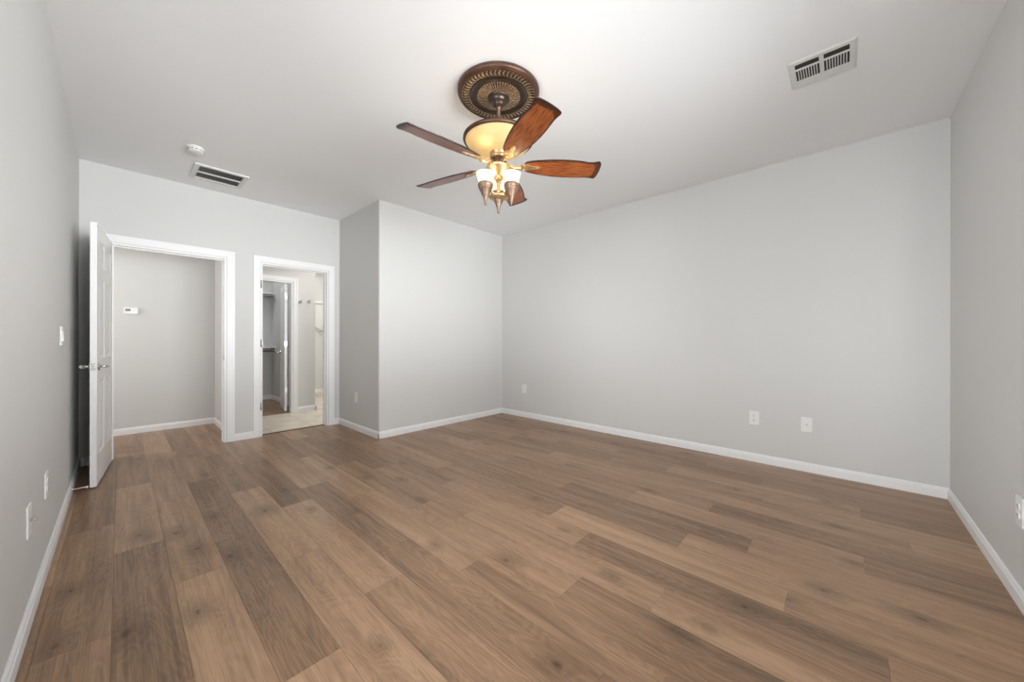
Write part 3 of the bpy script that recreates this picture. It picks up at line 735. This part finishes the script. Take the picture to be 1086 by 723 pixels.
def inset(P, f):
    n = len(P); R = []
    for i in range(n):
        a, c, b_ = Vector(P[i-1]), Vector(P[i]), Vector(P[(i+1) % n])
        d = (b_-a).normalized(); nrm = Vector((d.y, -d.x))      # clockwise loop -> inward
        R.append(tuple(c+nrm*f(c)))
    return R
sgn = sum(OUT[i][0]*OUT[(i+1) % len(OUT)][1]-OUT[(i+1) % len(OUT)][0]*OUT[i][1] for i in range(len(OUT)))
k_in = 1 if sgn < 0 else -1
INN = inset(OUT, lambda c: k_in*(0.0060+0.0110*max(0, min(1, (c.x-0.60)/0.05))+0.0015*math.sin(c.x*90)))
IN2 = inset(INN, lambda c: k_in*(0.004+0.010*max(0, min(1, (c.x-0.58)/0.06))+0.0015*math.sin(c.x*70+1)))
def make_blade(ang):
    e = MB(); m1, m2, m3 = e._mi(M['blade']), e._mi(M['burnt']), e._mi(M['singed'])
    ht = 0.0045
    mt = Matrix.Rotation(ang, 4, 'Z') @ Matrix.Translation((0, 0, z_(2.262))) @ Matrix.Rotation(math.radians(-15), 4, 'X')
    v = lambda p, z: e.bm.verts.new(Vector((p[0], p[1], z)))
    ob, ot, ib, it = [v(p, -ht*0.5) for p in OUT], [v(p, ht*0.5) for p in OUT], [v(p, -ht) for p in INN], [v(p, ht) for p in INN]
    jb, jt = [v(p, -ht) for p in IN2], [v(p, ht) for p in IN2]
    n = len(OUT)
    for i in range(n):
        j = (i+1) % n
        for q in ((ob[i], ob[j], ot[j], ot[i]), (ib[i], ib[j], ob[j], ob[i]), (ot[i], ot[j], it[j], it[i])): e.bm.faces.new(q).material_index = m2
        for q in ((jb[i], jb[j], ib[j], ib[i]), (it[i], it[j], jt[j], jt[i])): e.bm.faces.new(q).material_index = m3
    for ring in (jb, jt): e.bm.faces.new(ring).material_index = m1
    o = e.build('blade', None, fan); o.matrix_local = mt
    # bracket under the blade
    br = MB()
    br.tube([(0.045, 0, 0.012), (0.075, 0, 0.004), (0.11, 0.004, -0.010), (0.150, 0.002, -0.0125)], [0.010, 0.011, 0.010, 0.009], 10)
    P = [(0.130, 0.012), (0.150, 0.026), (0.180, 0.030), (0.200, 0.018), (0.225, 0.012), (0.255, 0.010), (0.275, 0.0), (0.255, -0.010), (0.225, -0.012), (0.200, -0.018), (0.180, -0.030), (0.150, -0.026), (0.130, -0.012)]
    br.prism(P, 'z', -0.0095, -0.0047)
    for x, y in ((0.165, 0.018), (0.165, -0.018), (0.25, 0)):
        t = bmesh.new(); bmesh.ops.create_uvsphere(t, u_segments=10, v_segments=6, radius=0.005)
        br.add(t, None, Matrix.Translation((x, y, -0.0095)), True)
    br.build('blade_bracket', M['brass'], o)
for k in range(5): make_blade(math.radians(30.2+72*k))
# light kit: stem, plate, three uplight shades in bronze cones, finial
MB().lathe([(r, z_(z)) for r, z in ((0.0, 2.152), (0.016, 2.150), (0.012, 2.137), (0.012, 2.107), (0.016, 2.099), (0.012, 2.091), (0.012, 2.072), (0.020, 2.063), (0.024, 2.053), (0.0, 2.053))], 32).build('stem', M['brass'], fan)
MB().lathe([(r, z_(z)) for r, z in ((0.0, 2.061), (0.060, 2.060), (0.064, 2.056), (0.058, 2.049), (0.036, 2.043), (0.0, 2.041))], 48).build('lower_plate', M['brass'], fan)
MB().lathe([(r, z_(z)) for r, z in ((0.0, 2.045), (0.026, 2.042), (0.028, 2.035), (0.022, 2.023), (0.014, 2.002), (0.008, 1.977), (0.007, 1.962), (0.0, 1.949))], 32).build('finial', M['pewter'], fan)
cam_dir = math.atan2(-FY, -FX)
for k in range(3):
    a = cam_dir+PI/3+2*PI*k/3; lx, ly = 0.094*math.cos(a), 0.094*math.sin(a)
    cn = MB().lathe([(0.0, z_(2.123)), (0.046, z_(2.125)), (0.049, z_(2.117)), (0.047, z_(2.105)), (0.043, z_(2.099)), (0.045, z_(2.095)), (0.041, z_(2.088)), (0.030, z_(2.066)), (0.019, z_(2.043)), (0.011, z_(2.020)), (0.008, z_(2.000)), (0.006, z_(1.987)), (0.0, z_(1.983))], 32, None, (lx, ly, 0)).build('light_cone', M['pewter'], fan)
    MB().tube([(0.010*math.cos(a), 0.010*math.sin(a), z_(2.087)), (0.035*math.cos(a), 0.035*math.sin(a), z_(2.075)), (0.066*math.cos(a), 0.066*math.sin(a), z_(2.092))], 0.006, 10).build('arm', M['brass'], cn)
    pr_ = [(0.042, 2.123), (0.046, 2.137), (0.050, 2.155), (0.055, 2.173), (0.060, 2.187)]
    ii = [(r-0.003, z) for r, z in pr_][::-1]
    MB().lathe([(r, z_(z)) for r, z in pr_+ii+[pr_[0]]], 40, None, (lx, ly, 0)).build('glass_shade', M['shade'], cn)
    point('fan_bulb', (FX+lx, FY+ly, 2.160), 0.22, (1.0, 0.82, 0.55), 0.018)
for k in range(3):
    a = cam_dir+math.radians(-38)+2*PI*k/3
    point('bowl_bulb', (FX+0.120*math.cos(a), FY+0.120*math.sin(a), 2.378), 0.22, (1.0, 0.87, 0.62), 0.02)

# ---------------------------------------------------------------- bathroom and closet fittings
def robe_hook(x, z, label):
    o = empty('robe_hook', (x, YH, z), label, 'robe hook', None)
    t = bmesh.new(); bmesh.ops.create_cone(t, cap_ends=True, segments=24, radius1=0.024, radius2=0.021, depth=0.010)
    b = MB(); b.add(t, None, Matrix.Translation((0, -0.005, 0)) @ Matrix.Rotation(PI/2, 4, 'X')); b.build('rose', M['nickel'], o)
    b = MB(); b.tube([(0, -0.008, 0), (0, -0.035, 0), (0.004, -0.050, 0.012), (0.006, -0.054, 0.034)], [0.007, 0.007, 0.007, 0.009])
    b.tube([(0, -0.030, 0), (0, -0.040, -0.018), (0, -0.052, -0.020), (0, -0.058, -0.008)], [0.006, 0.006, 0.006, 0.007]); b.build('hook', M['nickel'], o)
    return o
robe_hook(1.916, 1.722, 'small nickel robe hook nearer the closet doorway'); robe_hook(2.040, 1.735, 'small nickel robe hook nearer the wall corner')

def closet_shelf(z, label):
    o = empty('closet_shelf', (1.30, 7.72, z), label, 'shelf', 'shelves in the walk-in closet')
    MB().box(-0.698, 0.653, 0.0, 0.278, -0.019, 0.0, None, 0.001).build('board', M['trim'], o)
    MB().tube([(-0.69, 0.03, -0.075), (0.64, 0.03, -0.075)], 0.015, 16).build('rod', M['nickel'], o)
    for x in (0.642, ):
        b = MB(); b.box(x-0.002, x+0.012, -0.02, 0.275, -0.075, -0.019); b.tube([(x-0.006, 0.03, -0.075), (x+0.010, 0.03, -0.075)], 0.026, 18)
        b.build('rod_bracket', M['trim'], o)
    return o
closet_shelf(1.985, 'upper white closet shelf with hanging rod'); closet_shelf(0.995, 'lower white closet shelf with hanging rod')

ss = empty('shower_stall', (2.82, 7.76, 0), 'white fibreglass shower stall beyond the bathroom corner', 'shower')
b = MB(); b.box(-0.68, 0.675, 0.0, 0.07, 0, 0.066, None, 0.008); b.box(-0.68, 0.675, 0.07, 0.72, 0, 0.045); b.build('pan', M['fiberglass'], ss)
b = MB(); b.box(-0.68, 0.675, 0.69, 0.72, 0.045, 1.915); b.box(-0.68, 0.675, 0.665, 0.72, 1.915, 1.975, None, 0.008)
b.box(0.645, 0.675, 0.0, 0.69, 0.045, 1.975); b.build('surround', M['fiberglass'], ss)
gb = empty('grab_bar', (2.99, 8.448, 1.316), 'slanted grab bar on the back of the shower stall', 'grab bar')
dirv = Vector((0.214, 0, -0.141)).normalized()
MB().tube([-dirv*0.30+Vector((0, -0.045, 0)), dirv*0.30+Vector((0, -0.045, 0))], 0.015, 14).build('bar', M['nickel'], gb)
for s in (-1, 1):
    c0 = dirv*0.29*s
    MB().tube([c0+Vector((0, 0.0, 0)), c0+Vector((0, -0.045, 0))], 0.013, 14).tube([c0, c0+Vector((0, -0.008, 0))], 0.032, 20).build('flange', M['nickel'], gb)
